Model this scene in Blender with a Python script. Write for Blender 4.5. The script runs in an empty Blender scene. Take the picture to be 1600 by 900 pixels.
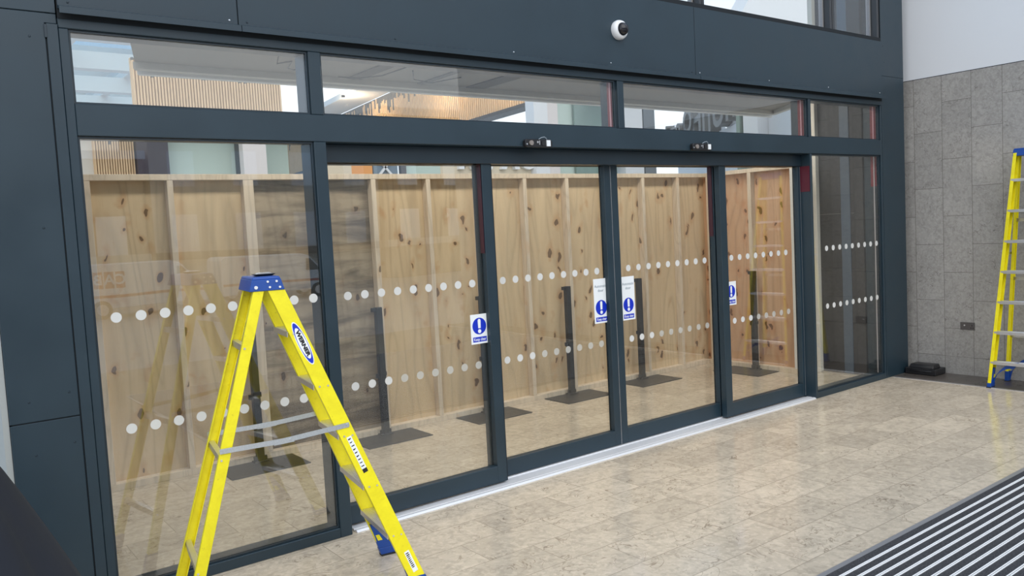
import bpy, bmesh, math, random
from mathutils import Vector, Matrix
random.seed(7)
S = bpy.context.scene
COL = S.collection

# ------------------------------------------------------------------ camera
cam_d = bpy.data.cameras.new('camera'); cam = bpy.data.objects.new('camera', cam_d); COL.objects.link(cam)
S.camera = cam
YAW, PITCH, ROLL, FPX = math.radians(37.119), math.radians(-4.107), math.radians(-3.017), 1276.99
fw = Vector((math.sin(YAW)*math.cos(PITCH), math.cos(YAW)*math.cos(PITCH), math.sin(PITCH)))
rt = Vector((math.cos(YAW), -math.sin(YAW), 0)); up = rt.cross(fw)
r2 = rt*math.cos(ROLL)+up*math.sin(ROLL); u2 = -rt*math.sin(ROLL)+up*math.cos(ROLL)
CAMP = Vector((0.731, -4.658, 1.861))
M = Matrix((r2, u2, -fw)).transposed().to_4x4(); M.translation = CAMP
cam.matrix_world = M
cam_d.sensor_width = 36; cam_d.lens = FPX/1600*36; cam_d.clip_start = .05; cam_d.clip_end = 400

# ------------------------------------------------------------------ light
EXPOSURE = 0.62
w = bpy.data.worlds.new('sky'); S.world = w; w.use_nodes = True
nt = w.node_tree; nt.nodes.clear()
out = nt.nodes.new('ShaderNodeOutputWorld'); bg = nt.nodes.new('ShaderNodeBackground')
tc = nt.nodes.new('ShaderNodeTexCoord'); sp = nt.nodes.new('ShaderNodeSeparateXYZ')
cr = nt.nodes.new('ShaderNodeValToRGB')
no = nt.nodes.new('ShaderNodeTexNoise'); no.inputs['Scale'].default_value = 2.2; no.inputs['Detail'].default_value = 5
mx = nt.nodes.new('ShaderNodeMix'); mx.data_type = 'RGBA'
cr.color_ramp.elements[0].position = 0.0; cr.color_ramp.elements[0].color = (.82, .90, .97, 1)
cr.color_ramp.elements[1].position = .7; cr.color_ramp.elements[1].color = (.52, .70, .98, 1)
cl = nt.nodes.new('ShaderNodeValToRGB'); cl.color_ramp.elements[0].position = .38; cl.color_ramp.elements[1].position = .62
nt.links.new(tc.outputs['Generated'], sp.inputs[0]); nt.links.new(sp.outputs['Z'], cr.inputs[0])
nt.links.new(tc.outputs['Generated'], no.inputs['Vector']); nt.links.new(no.outputs[0], cl.inputs[0])
nt.links.new(cl.outputs[0], mx.inputs['Factor']); nt.links.new(cr.outputs[0], mx.inputs['A'])
mx.inputs['B'].default_value = (.93, .96, 1, 1)
# clearer, bluer sky to the left beyond the building
ml = nt.nodes.new('ShaderNodeMapRange'); ml.inputs[1].default_value = .36; ml.inputs[2].default_value = .22
my = nt.nodes.new('ShaderNodeMapRange'); my.inputs[1].default_value = -.1; my.inputs[2].default_value = .25
nt.links.new(sp.outputs['X'], ml.inputs[0]); nt.links.new(sp.outputs['Y'], my.inputs[0])
mm = nt.nodes.new('ShaderNodeMath'); mm.operation = 'MULTIPLY'; nt.links.new(ml.outputs[0], mm.inputs[0]); nt.links.new(my.outputs[0], mm.inputs[1])
mb_ = nt.nodes.new('ShaderNodeMix'); mb_.data_type = 'RGBA'; nt.links.new(mm.outputs[0], mb_.inputs['Factor'])
nt.links.new(mx.outputs['Result'], mb_.inputs['A']); mb_.inputs['B'].default_value = (.30, .47, .68, 1)
nt.links.new(mb_.outputs['Result'], bg.inputs[0]); bg.inputs[1].default_value = 1.0
nt.links.new(bg.outputs[0], out.inputs[0])
sun_d = bpy.data.lights.new('sun', 'SUN'); sun = bpy.data.objects.new('sun', sun_d); COL.objects.link(sun)
sun_d.energy = 0.8; sun_d.angle = math.radians(60); sun_d.color = (1, .95, .88)
sun.rotation_euler = Vector((-.25, -.75, .62)).to_track_quat('Z', 'Y').to_euler()
S.view_settings.view_transform = 'Standard'; S.view_settings.look = 'None'
S.view_settings.exposure = EXPOSURE; S.view_settings.gamma = 1; S.view_settings.use_curve_mapping = False

# ------------------------------------------------------------------ materials
def mat(name, col, rough=.5, metal=0, spec=.5, emit=None, es=1):
    m = bpy.data.materials.new(name); m.use_nodes = True
    b = m.node_tree.nodes['Principled BSDF']
    b.inputs['Base Color'].default_value = (*col, 1); b.inputs['Roughness'].default_value = rough
    b.inputs['Metallic'].default_value = metal; b.inputs['Specular IOR Level'].default_value = spec
    if emit: b.inputs['Emission Color'].default_value = (*emit, 1); b.inputs['Emission Strength'].default_value = es
    return m
class N:
    def __init__(s, m): s.m = m; s.t = m.node_tree; s.b = s.t.nodes['Principled BSDF']
    def n(s, k, **kw):
        x = s.t.nodes.new(k)
        for a, v in kw.items():
            if hasattr(x, a): setattr(x, a, v)
        return x
    def l(s, a, b): s.t.links.new(a, b)
    def coord(s, sc=(1, 1, 1), loc=(0, 0, 0), rot=(0, 0, 0), src='Object', rnd=False):
        tc = s.n('ShaderNodeTexCoord'); mp = s.n('ShaderNodeMapping')
        mp.inputs['Scale'].default_value = sc; mp.inputs['Location'].default_value = loc; mp.inputs['Rotation'].default_value = rot
        if rnd:
            oi = s.n('ShaderNodeObjectInfo'); mu = s.n('ShaderNodeMath', operation='MULTIPLY'); mu.inputs[1].default_value = 37
            s.l(oi.outputs['Random'], mu.inputs[0]); ad = s.n('ShaderNodeVectorMath', operation='ADD')
            s.l(tc.outputs[src], ad.inputs[0]); s.l(mu.outputs[0], ad.inputs[1]); s.l(ad.outputs[0], mp.inputs[0])
        else: s.l(tc.outputs[src], mp.inputs[0])
        return mp.outputs[0]
    def noise(s, v, sc, det=4, dist=0, rough=.5):
        x = s.n('ShaderNodeTexNoise'); x.inputs['Scale'].default_value = sc; x.inputs['Detail'].default_value = det
        x.inputs['Distortion'].default_value = dist; x.inputs['Roughness'].default_value = rough
        s.l(v, x.inputs['Vector']); return x.outputs[0]
    def ramp(s, v, els):
        x = s.n('ShaderNodeValToRGB'); e = x.color_ramp.elements
        while len(e) < len(els): e.new(.5)
        for i, (p, c) in enumerate(els): e[i].position = p; e[i].color = (*c, 1) if len(c) == 3 else c
        s.l(v, x.inputs[0]); return x.outputs[0]
    def mix(s, f, a, b, mode='MIX'):
        x = s.n('ShaderNodeMix', data_type='RGBA', blend_type=mode)
        for k, v in (('Factor', f), ('A', a), ('B', b)):
            if isinstance(v, (int, float)): x.inputs[k].default_value = v
            elif isinstance(v, tuple): x.inputs[k].default_value = (*v, 1)
            else: s.l(v, x.inputs[k])
        return x.outputs['Result']
    def math(s, op, a, b=None):
        x = s.n('ShaderNodeMath', operation=op)
        for i, v in enumerate((a, b)):
            if v is None: continue
            if isinstance(v, (int, float)): x.inputs[i].default_value = v
            else: s.l(v, x.inputs[i])
        return x.outputs[0]
    def bump(s, h, st=.1, d=.01):
        x = s.n('ShaderNodeBump'); x.inputs['Strength'].default_value = st; x.inputs['Distance'].default_value = d
        s.l(h, x.inputs['Height']); s.l(x.outputs[0], s.b.inputs['Normal'])
    def col(s, c): s.l(c, s.b.inputs['Base Color'])

def painted(name, col, rough=.38):
    m = mat(name, col, rough); q = N(m); v = q.coord()
    a = q.noise(v, 3, 5); c = q.ramp(a, [(.3, tuple(x*.9 for x in col)), (.7, tuple(x*1.08 for x in col))])
    q.col(c); b = q.noise(v, 60, 2); q.bump(b, .04, .002)
    r = q.ramp(a, [(.3, (rough-.06,)*3), (.7, (rough+.08,)*3)]); q.l(r, q.b.inputs['Roughness']); return m
NAVY = painted('navy_powder_coat', (.0165, .035, .050), .38)
NAVYD = painted('navy_powder_coat_fine', (.0125, .026, .038), .36)
SEAM = mat('dark_seam', (.006, .01, .014), .8)
RED = mat('red_gasket', (.22, .003, .014), .5)
PINK = mat('pink_highlight_rod', (.75, .38, .42), .25)
PALEROD = mat('pale_grey_rod', (.55, .50, .50), .3)
BLACK = mat('black_plastic', (.012, .012, .014), .35)
STEELD = mat('dark_steel', (.030, .030, .032), .45, .3)
DARKWIN = mat('anthracite_frame', (.035, .038, .043), .4)
WHITE = mat('white_paint', (.76, .77, .79), .6)
WHITEP = mat('white_plastic', (.8, .81, .82), .3)
SIGNW = mat('sign_white', (.85, .88, .9), .35)
SIGNB = mat('sign_blue', (.005, .03, .52), .35)
SIGNG = mat('sign_grey_ink', (.28, .33, .38), .5)
DOT = mat('frosted_dot', (.66, .66, .64), .55)
DOTF = mat('thin_frosted_dot', (.62, .62, .58), .55); DOTF.node_tree.nodes['Principled BSDF'].inputs['Alpha'].default_value = .5
GREYP = mat('grey_plate', (.13, .12, .12), .35, .5)
def metal(name, c, r=.3, sc=(2, 60, 60)):
    m = mat(name, c, r, .9); q = N(m); v = q.coord(sc); a = q.noise(v, 8, 3)
    q.col(q.ramp(a, [(.3, tuple(x*.82 for x in c)), (.7, c)])); q.bump(a, .08, .001); return m
ALU = metal('brushed_aluminium', (.78, .78, .80), .33)
GALV = metal('galvanised_steel', (.62, .66, .70), .38, (20, 20, 20))
TRACK = mat('track_aluminium', (.82, .82, .84), .4, .35)
def glassmat(name, tint=(.90, .93, .92), k=1.9):
    m = bpy.data.materials.new(name); m.use_nodes = True; t = m.node_tree; t.nodes.clear()
    o = t.nodes.new('ShaderNodeOutputMaterial'); mi = t.nodes.new('ShaderNodeMixShader')
    tr = t.nodes.new('ShaderNodeBsdfTransparent'); tr.inputs[0].default_value = (*tint, 1)
    gl = t.nodes.new('ShaderNodeBsdfGlossy'); gl.inputs['Roughness'].default_value = 0.0
    lw = t.nodes.new('ShaderNodeLayerWeight'); lw.inputs[0].default_value = .5
    p = t.nodes.new('ShaderNodeMath'); p.operation = 'POWER'; p.inputs[1].default_value = 5
    q = t.nodes.new('ShaderNodeMath'); q.operation = 'MULTIPLY_ADD'; q.inputs[1].default_value = .94*k; q.inputs[2].default_value = .045*k
    t.links.new(lw.outputs['Facing'], p.inputs[0]); t.links.new(p.outputs[0], q.inputs[0]); t.links.new(q.outputs[0], mi.inputs[0])
    t.links.new(tr.outputs[0], mi.inputs[1]); t.links.new(gl.outputs[0], mi.inputs[2]); t.links.new(mi.outputs[0], o.inputs[0])
    # faint waviness of float glass
    n = t.nodes.new('ShaderNodeTexNoise'); n.inputs['Scale'].default_value = 1.1; n.inputs['Detail'].default_value = 1
    tcx = t.nodes.new('ShaderNodeTexCoord'); t.links.new(tcx.outputs['Object'], n.inputs['Vector'])
    b = t.nodes.new('ShaderNodeBump'); b.inputs['Strength'].default_value = .12; b.inputs['Distance'].default_value = .012
    t.links.new(n.outputs[0], b.inputs['Height']); t.links.new(b.outputs[0], gl.inputs['Normal'])
    return m
GLASS = glassmat('clear_glass', (.94, .955, .95))
GLASSG = glassmat('greenish_glass', (.75, .88, .84))

def wood(name, base, dark, knots=.5, dirty=0, gscale=1.0):
    m = mat(name, base, .75); q = N(m); v = q.coord((1, 1, .16), rnd=True)
    n1 = q.noise(v, 5*gscale, 4, 1.5); 
    # cathedral figure: contour lines of a stretched noise field
    n0 = q.noise(q.coord((1, 1, .13), rnd=True), 2.6*gscale, 2, .35)
    rg = q.math('PINGPONG', q.math('MULTIPLY', n0, 11), .5)
    c = q.ramp(rg, [(0, tuple(x*.80 for x in base)), (.22, base), (.5, tuple(min(1, x*1.05) for x in base))])
    c2 = q.ramp(n1, [(.35, tuple(.55*a+.45*b for a, b in zip(base, dark))), (.6, base)])
    c = q.mix(.35, c, c2)
    fv = q.coord((90, 90, 3), rnd=True); f = q.noise(fv, 2, 3)
    c = q.mix(q.math('MULTIPLY', q.ramp(f, [(.55, (0, 0, 0)), (.8, (1, 1, 1))]), .2), c, dark)
    if knots:
        kv = q.coord((7.5, 7.5, 4.2), rnd=True)
        nz = q.noise(q.coord((3, 3, 3), rnd=True), 2.5, 2); ad = q.n('ShaderNodeVectorMath', operation='ADD')
        q.l(kv, ad.inputs[0]); q.l(nz, ad.inputs[1])
        vo = q.n('ShaderNodeTexVoronoi'); vo.inputs['Scale'].default_value = 1; q.l(ad.outputs[0], vo.inputs['Vector'])
        se = q.n('ShaderNodeSeparateColor'); q.l(vo.outputs['Color'], se.inputs[0])
        pick = q.math('GREATER_THAN', se.outputs[0], 1-knots)
        sz = q.math('MULTIPLY_ADD', se.outputs[1], .10); sz.node.inputs[2].default_value = .12
        rr = q.math('DIVIDE', vo.outputs['Distance'], sz)
        core = q.math('MULTIPLY', q.math('LESS_THAN', rr, 1), pick)
        halo = q.math('MULTIPLY', q.ramp(rr, [(.5, (1, 1, 1)), (1, (0, 0, 0))]), pick)
        hr = q.n('ShaderNodeMapRange'); q.l(rr, hr.inputs[0]); hr.inputs[1].default_value = .9; hr.inputs[2].default_value = 2.6; hr.inputs[3].default_value = .6; hr.inputs[4].default_value = 0
        c = q.mix(q.math('MULTIPLY', hr.outputs[0], pick), c, tuple(x*1.6 for x in dark))
        c = q.mix(q.math('MULTIPLY', core, .85), c, tuple(x*.35 for x in dark))
    if dirty:
        dv = q.coord((.7, .7, 4.5), rnd=True); d = q.noise(dv, 1.4, 6, .6, .65)
        c = q.mix(q.ramp(d, [(.40, (0, 0, 0)), (.62, (dirty,)*3)]), c, (.09, .065, .045))
    q.col(c); q.bump(f, .12, .002); return m
PLY = wood('plywood_face', (.72, .55, .345), (.36, .20, .09), .62)
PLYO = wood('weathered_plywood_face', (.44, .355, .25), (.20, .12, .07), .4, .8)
PLYR = wood('red_glow_plywood_face', (.68, .43, .26), (.36, .16, .07), .5)  # red glow on the return board, put into its wood colour
STUD = wood('pine_batten', (.74, .62, .48), (.42, .27, .15), .12, 0, 2)
SLAT = wood('pale_oak_slat', (.68, .48, .29), (.45, .28, .14), 0, 0, 2)
SLATD = mat('dark_slat_tip', (.10, .10, .10), .6)

def stone(name, base, vein, rough, scale, rotswap, loc, bw, rh, mortar, msize=.003, bumpy=.1, var=.1):
    m = mat(name, base, rough); q = N(m)
    tc = q.n('ShaderNodeTexCoord')
    cx = q.n('ShaderNodeSeparateXYZ'); q.l(tc.outputs['Object'], cx.inputs[0])
    cb = q.n('ShaderNodeCombineXYZ')
    if rotswap: q.l(q.math('ADD', cx.outputs['Z'], loc[0]), cb.inputs[0]); q.l(q.math('ADD', cx.outputs['Y'], loc[1]), cb.inputs[1])
    else: q.l(q.math('ADD', cx.outputs['X'], loc[0]), cb.inputs[0]); q.l(q.math('ADD', cx.outputs['Y'], loc[1]), cb.inputs[1])
    br = q.n('ShaderNodeTexBrick'); br.offset = .5; br.inputs['Scale'].default_value = 1
    br.inputs['Brick Width'].default_value = bw; br.inputs['Row Height'].default_value = rh
    br.inputs['Mortar Size'].default_value = msize; br.inputs['Mortar Smooth'].default_value = .1
    br.inputs['Color1'].default_value = (0, 0, 0, 1); br.inputs['Color2'].default_value = (1, 1, 1, 1); br.inputs['Mortar'].default_value = (.5, .5, .5, 1)
    q.l(cb.outputs[0], br.inputs['Vector'])
    v = q.coord()
    # every slab has its own piece of the vein pattern
    off = q.n('ShaderNodeVectorMath', operation='SCALE'); q.l(br.outputs['Color'], off.inputs[0]); off.inputs['Scale'].default_value = 11
    ad = q.n('ShaderNodeVectorMath', operation='ADD'); q.l(v, ad.inputs[0]); q.l(off.outputs[0], ad.inputs[1]); v2 = ad.outputs[0]
    n1 = q.noise(v2, 2.2*scale, 6, .8, .6); n2 = q.noise(v2, 16*scale, 6, .4, .65)
    c = q.ramp(n1, [(.3, tuple(x*(1-var) for x in base)), (.7, tuple(min(1, x*(1+var)) for x in base))])
    c = q.mix(q.math('MULTIPLY', q.ramp(n2, [(.46, (0, 0, 0)), (.62, (1, 1, 1))]), .5), c, tuple(x*.64 for x in base))
    c = q.mix(q.math('MULTIPLY', q.ramp(q.noise(v2, 30*scale, 4), [(.52, (0, 0, 0)), (.62, (1, 1, 1))]), .4), c, tuple(min(1, x*1.28) for x in base))
    # thin fossil lines: narrow contour of a noise field, masked
    n3 = q.noise(v2, 5.5*scale, 3, 1.2)
    ln = q.ramp(n3, [(.488, (0, 0, 0)), (.499, (1, 1, 1)), (.510, (0, 0, 0))])
    mk = q.ramp(q.noise(v2, 3.3*scale, 2), [(.46, (0, 0, 0)), (.56, (1, 1, 1))])
    c = q.mix(q.math('MULTIPLY', q.math('MULTIPLY', ln, mk), .8), c, vein)
    c = q.mix(.55, c, q.mix(1.0, c, q.ramp(br.outputs['Color'], [(0, (1-var*1.6,)*3), (1, (1+var*.6,)*3)]), 'MULTIPLY'))
    c = q.mix(br.outputs['Fac'], c, mortar)
    q.col(c)
    h = q.math('SUBTRACT', q.math('MULTIPLY', n2, .25), br.outputs['Fac'])
    q.bump(h, bumpy, .002)
    r = q.ramp(n1, [(.3, (rough*.8,)*3), (.7, (rough*1.25,)*3)]); q.l(r, q.b.inputs['Roughness'])
    return m
FLOORM = stone('beige_limestone_tiles', (.62, .525, .405), (.20, .15, .10), .14, 1, False, (-2.68, .64+30*.305), .61, .305, (.33, .28, .21), .0022, .05, .13)
WALLM = stone('grey_limestone_cladding', (.38, .36, .335), (.12, .105, .09), .5, 1.5, True, (-.2+.622*10, .0349+.3063*40), .622, .3063, (.13, .12, .105), .0022, .2, .10)
PLINTHM = stone('grey_limestone_skirting', (.38, .36, .335), (.12, .105, .09), .5, 1.5, True, (2.0, .0349+.3063*40), 4.0, .3063, (.13, .12, .105), .0022, .2, .10)
DKSTONE = stone('dark_stone_margin', (.10, .085, .075), (.03, .025, .02), .3, 1.5, False, (0, 0), 1.2, .6, (.05, .045, .04), .003, .1, .2)
PAVE = stone('grey_paving', (.42, .42, .42), (.3, .3, .3), .35, 1, False, (0, 0), .9, .6, (.2, .2, .2), .006, .1, .12)
def matcarpet():
    m = mat('charcoal_ribbed_carpet', (.03, .03, .033), .95); q = N(m); a = q.noise(q.coord(), 260, 3)
    q.col(q.ramp(a, [(.35, (.014, .014, .016)), (.65, (.07, .07, .078))])); q.bump(a, .6, .004); return m
CARPET = matcarpet()
def yellow():
    m = mat('yellow_fibreglass', (.90, .78, .01), .38); q = N(m); v = q.coord((1, 1, 1))
    a = q.noise(v, 9, 6, .5, .7); b = q.noise(v, 38, 5, 0, .7)
    c = q.ramp(a, [(.3, (.80, .68, .008)), (.6, (.92, .81, .012))])
    c = q.mix(q.math('MULTIPLY', q.ramp(b, [(.62, (0, 0, 0)), (.74, (1, 1, 1))]), .45), c, (.38, .30, .03))
    q.col(c); q.bump(b, .05, .001); return m
YEL = yellow()
BLUE = painted('blue_moulded_plastic', (.008, .062, .31), .4)
DRAPE = painted('black_navy_cloth', (.012, .015, .024), .85)
ASPH = painted('asphalt', (.16, .16, .165), .8)
RUBBER = mat('black_rubber', (.02, .02, .02), .8)

# ------------------------------------------------------------------ mesh helpers
class MB:
    def __init__(s): s.v = []; s.f = []; s.smooth = []
    def add(s, vs, fs, sm=False):
        o = len(s.v); s.v += [tuple(x) for x in vs]
        for f in fs: s.f.append([o+i for i in f]); s.smooth.append(sm)
        return s
    def hexa(s, c):      # 8 corners: bottom ring 0-3, top ring 4-7
        return s.add(c, [(3, 2, 1, 0), (4, 5, 6, 7), (0, 1, 5, 4), (1, 2, 6, 5), (2, 3, 7, 6), (3, 0, 4, 7)])
    def box(s, x0, x1, y0, y1, z0, z1):
        return s.hexa([(x0, y0, z0), (x1, y0, z0), (x1, y1, z0), (x0, y1, z0), (x0, y0, z1), (x1, y0, z1), (x1, y1, z1), (x0, y1, z1)])
    def prism(s, poly, f0, f1):      # poly of 2-D points; f0,f1 map them to 3-D
        n = len(poly); a = [f0(*p) for p in poly]; b = [f1(*p) for p in poly]
        return s.add(a+b, [tuple(range(n-1, -1, -1)), tuple(range(n, 2*n))]+[(i, (i+1) % n, n+(i+1) % n, n+i) for i in range(n)])
    def rings(s, R, closed_ends=True, sm=True):
        n = len(R[0]); vs = [p for r in R for p in r]; fs = []
        for k in range(len(R)-1):
            for i in range(n): fs.append((k*n+i, k*n+(i+1) % n, (k+1)*n+(i+1) % n, (k+1)*n+i))
        s.add(vs, fs, sm)
        if closed_ends:
            s.add(R[0], [tuple(range(n-1, -1, -1))]); s.add(R[-1], [tuple(range(n))])
        return s
    def cyl(s, p0, p1, r, n=16, r1=None, sm=True):
        p0, p1 = Vector(p0), Vector(p1); d = (p1-p0).normalized(); a = d.orthogonal().normalized(); b = d.cross(a); r1 = r if r1 is None else r1
        return s.rings([[p+(a*math.cos(t)+b*math.sin(t))*q for t in [2*math.pi*i/n for i in range(n)]] for p, q in ((p0, r), (p1, r1))], True, sm)
    def tube(s, pts, r, n=8):
        R = []
        for i, p in enumerate(pts):
            p = Vector(p); d = (Vector(pts[min(i+1, len(pts)-1)])-Vector(pts[max(i-1, 0)])).normalized()
            a = d.orthogonal().normalized(); b = d.cross(a); R.append([p+(a*math.cos(t)+b*math.sin(t))*r for t in [2*math.pi*k/n for k in range(n)]])
        return s.rings(R)
    def build(s, name, m, parent=None, bevel=0, world=False, kind=None, label=None, fix=True):
        me = bpy.data.meshes.new(name); me.from_pydata(s.v, [], s.f); me.update()
        for p, k in zip(me.polygons, s.smooth): p.use_smooth = k
        bm = bmesh.new(); bm.from_mesh(me)
        if fix: bmesh.ops.recalc_face_normals(bm, faces=bm.faces)
        if bevel: bmesh.ops.bevel(bm, geom=[e for e in bm.edges if len(e.link_faces) == 2 and e.calc_face_angle(0) > .5], offset=bevel, segments=1, affect='EDGES', profile=.5)
        bm.to_mesh(me); bm.free(); me.materials.append(m)
        o = bpy.data.objects.new(name, me); COL.objects.link(o)
        if parent is not None:
            o.parent = parent
            if world:
                L = Vector((0, 0, 0)); p = parent
                while p is not None: L += p.location; p = p.parent
                o.location = -L
        if kind: o['kind'] = kind
        if label: o['label'] = label
        return o
def tag(o, label=None, cat=None, group=None, kind=None):
    for k, v in (('label', label), ('category', cat), ('group', group), ('kind', kind)):
        if v: o[k] = v
    return o
def empty(name, loc=(0, 0, 0), rz=0):
    o = bpy.data.objects.new(name, None); COL.objects.link(o); o.location = loc; o.rotation_euler = (0, 0, rz); o.empty_display_size = .1; return o
def bx(*a): return MB().box(*a)
def struct(name, mb, m, bevel=0): return mb.build(name, m, None, bevel, kind='structure')
def sroot(name, loc=(0, 0, 0)): o = empty(name, loc); o['kind'] = 'structure'; return o
def textmb(txt, size, fn, ext=.0006, bold=0, sx=1.0):
    """flat lettering as a mesh; fn maps (x, y, h) to 3-D"""
    c = bpy.data.curves.new('lettering', 'FONT'); c.body = txt; c.size = size; c.align_x = 'CENTER'; c.align_y = 'CENTER'; c.offset = bold; c.resolution_u = 3
    o = bpy.data.objects.new('lettering', c); COL.objects.link(o)
    dg = bpy.context.evaluated_depsgraph_get(); me = o.evaluated_get(dg).to_mesh()
    vs = [tuple(v.co) for v in me.vertices]; fs = [tuple(p.vertices) for p in me.polygons]
    ed = {}
    for f in fs:
        for i in range(len(f)):
            e = (f[i], f[(i+1) % len(f)]); ed[e] = ed.get(e, 0)+1
    bd = [e for e in ed if (e[1], e[0]) not in ed]
    o.evaluated_get(dg).to_mesh_clear(); bpy.data.objects.remove(o); bpy.data.curves.remove(c)
    n = len(vs); mb = MB()
    mb.add([fn(x*sx, y, 0) for x, y, z in vs]+[fn(x*sx, y, ext) for x, y, z in vs],
           [tuple(reversed(f)) for f in fs]+[tuple(n+i for i in f) for f in fs]+[(a, b, n+b, n+a) for a, b in bd])
    return mb
def disc(cx, cz, r, n=24): return [(cx+r*math.cos(2*math.pi*i/n), cz+r*math.sin(2*math.pi*i/n)) for i in range(n)]
def rs(x, z, y0, y1):       # a measurement taken at depth y0, moved along its sight line to the glass at depth y1
    k = (y1-CAMP.y)/(y0-CAMP.y); return CAMP.x+(x-CAMP.x)*k, CAMP.z+(z-CAMP.z)*k

ZA, ZB, ZC = 2.984, 2.611, 2.45
# ================================================================== setting: ground, walls
struct('floor', bx(-6, 24, -9, 9, -.1, 0), FLOORM)
struct('ground', bx(-60, 120, -60, -9.01, -.75, -.6), PAVE)
struct('trim_1', bx(-60, 120, -9.3, -9.0, -.75, 0), PAVE)
struct('ground_inner', bx(-20, 60, 9.01, 60, -.1, 0), PAVE)
# right stone wall and its dark margin strip
XW = 10.018
struct('wall_right', bx(XW, XW+.3, -9, 1.2, .2, 3.285), WALLM)
struct('baseboard_right', bx(XW, XW+.3, -9, 1.2, 0, .1985), PLINTHM)
struct('trim_2', bx(XW, XW+.3, -9, 1.2, 3.285, 3.292), SEAM)
struct('wall_right_upper', bx(XW+.004, XW+.3, -9, 1.2, 3.292, 7.5), WHITE)
struct('trim_3', bx(9.515, XW, -9, .05, 0, .004), DKSTONE)
struct('trim_4', bx(9.488, 9.515, -9, -.02, 0, .006), ALU)

# ---- left clad column (with seams and screws)
lc = sroot('column_left', (1.13, 0, 0))
bx(1.13, 1.44, -.0, .9, 0, 1.024).build('cladding_panel', NAVY, lc, .002, True)
MB().prism([(1.13, 1.03), (1.44, 1.03), (1.44, 3.002), (1.494, 3.002), (1.494, 3.05), (1.13, 3.05)], lambda x, z: (x, 0, z), lambda x, z: (x, .9, z)).build('cladding_panel', NAVY, lc, .002, True)
bx(1.0, 1.494, -.0, .9, 3.054, 6).build('cladding_panel', NAVY, lc, .002, True)
bx(1.14, 1.446, .006, .89, 0, 6).build('seam', SEAM, lc, 0, True)
bx(1.446, 1.497, -.006, .12, 0, 3.0).build('cover_strip', NAVY, lc, .0015, True)
bx(1.436, 1.448, -.009, .01, 2.93, 2.995).build('cover_clip', NAVYD, lc, .001, True)
def screws(pts, parent, name='screw', y=-.001):
    for x, z in pts:
        m = MB(); m.cyl((x, y+.001, z), (x, y-.002, z), .0062, 10, .004); m.cyl((x, y-.002, z), (x, y-.0022, z), .004, 10, .001)
        m.build(name, GALV if (x+z) % .5 > .44 else NAVYD, parent, 0, True)
bx(1.10, 1.128, .01, .9, 0, 2.2).build('grey_side_lining', mat('pale_grey_lining', (.36, .38, .37), .7), lc, 0, True)
screws([(1.163, 1.98), (1.355, 1.99), (1.22, 1.13), (1.40, 1.155), (1.23, .86), (1.405, .895), (1.37, 2.93), (1.46, 2.1), (1.46, 1.2), (1.46, .5)], lc)
# ---- right clad column
rc = sroot('column_right', (9.62, 0, 0))
bx(9.40, 9.865, -.0, .35, 0, 3.3015).build('cladding_panel', NAVY, rc, .002, True)
bx(9.40, 9.865, -.0, .35, 3.3025, 6).build('cladding_panel', NAVY, rc, .002, True)
bx(9.393, 9.86, .006, .34, 0, 6).build('seam', SEAM, rc, 0, True)
bx(9.865, XW, .12, .35, 0, 7.0).build('return_panel', NAVYD, rc, 0, True)
screws([(9.44, 3.62), (9.45, 3.12), (9.46, 3.45)], rc)

# ---- fascia over the entrance
fa = sroot('wall_front', (5.4, 0, 3.07))
xs = [1.50, 2.41, 6.336, 9.385]
for a, b in zip(xs[:-1], xs[1:]):
    bx(a+.003, b-.003, -.012, .12, 3.078, 3.66).build('fascia_panel', NAVY, fa, .0015, True)
    # projecting drip flashing: sloping top, folded front lip
    MB().prism([(-.012, 3.094), (-.062, 3.078), (-.062, 3.045), (-.055, 3.045), (-.052, 3.068), (-.012, 3.076)],
               lambda y, z: (a+.002, y, z), lambda y, z: (b-.002, y, z)).build('drip_flashing', NAVY, fa, 0, True)
bx(1.5, 9.385, -.004, .12, 3.03, 3.70).build('backing', SEAM, fa, 0, True)
sc = []
for a, b in zip(xs[:-1], xs[1:]):
    n = max(2, int((b-a)/.9)+1)
    sc += [(a+.05+(b-a-.1)*i/(n-1), 3.112) for i in range(n)]
screws(sc, fa, y=-.014)
bx(1.0, 5.45, -.012, .12, 3.70, 6).build('fascia_panel', NAVY, fa, .002, True)

# ---- framing members of the screen
def frame(n, *a, m=NAVY, b=.003): return struct('trim_%d' % n, bx(*a), m, b)
frame(5, 1.499, 1.544, 0, .20, 0, ZA)                  # left jamb
frame(6, 1.499, 9.40, 0, .20, ZA+.001, 3.036)          # top rail
frame(7, 1.545, 9.36, 0, .20, ZC, ZB)                  # transom band
frame(8, 2.821, 2.899, 0, .20, 0, ZC-.001)             # left mullion
frame(9, 2.821, 2.899, 0, .20, ZB+.001, ZA)
frame(10, 5.401, 5.468, 0, .20, ZB+.001, ZA)
frame(11, 8.012, 8.053, 0, .20, ZB+.001, ZA)
frame(12, 8.022, 8.053, 0, .20, 0, ZC-.001)            # right door jamb
frame(13, 9.361, 9.392, 0, .20, 0, ZA)                 # right jamb
frame(14, 1.545, 2.820, 0, .16, 0, .062)               # sill left
frame(15, 8.054, 9.360, 0, .16, 0, .062)               # sill right
frame(16, 2.90, 8.021, .10, .30, 2.335, ZC-.001, m=NAVYD)     # door operator header
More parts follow.
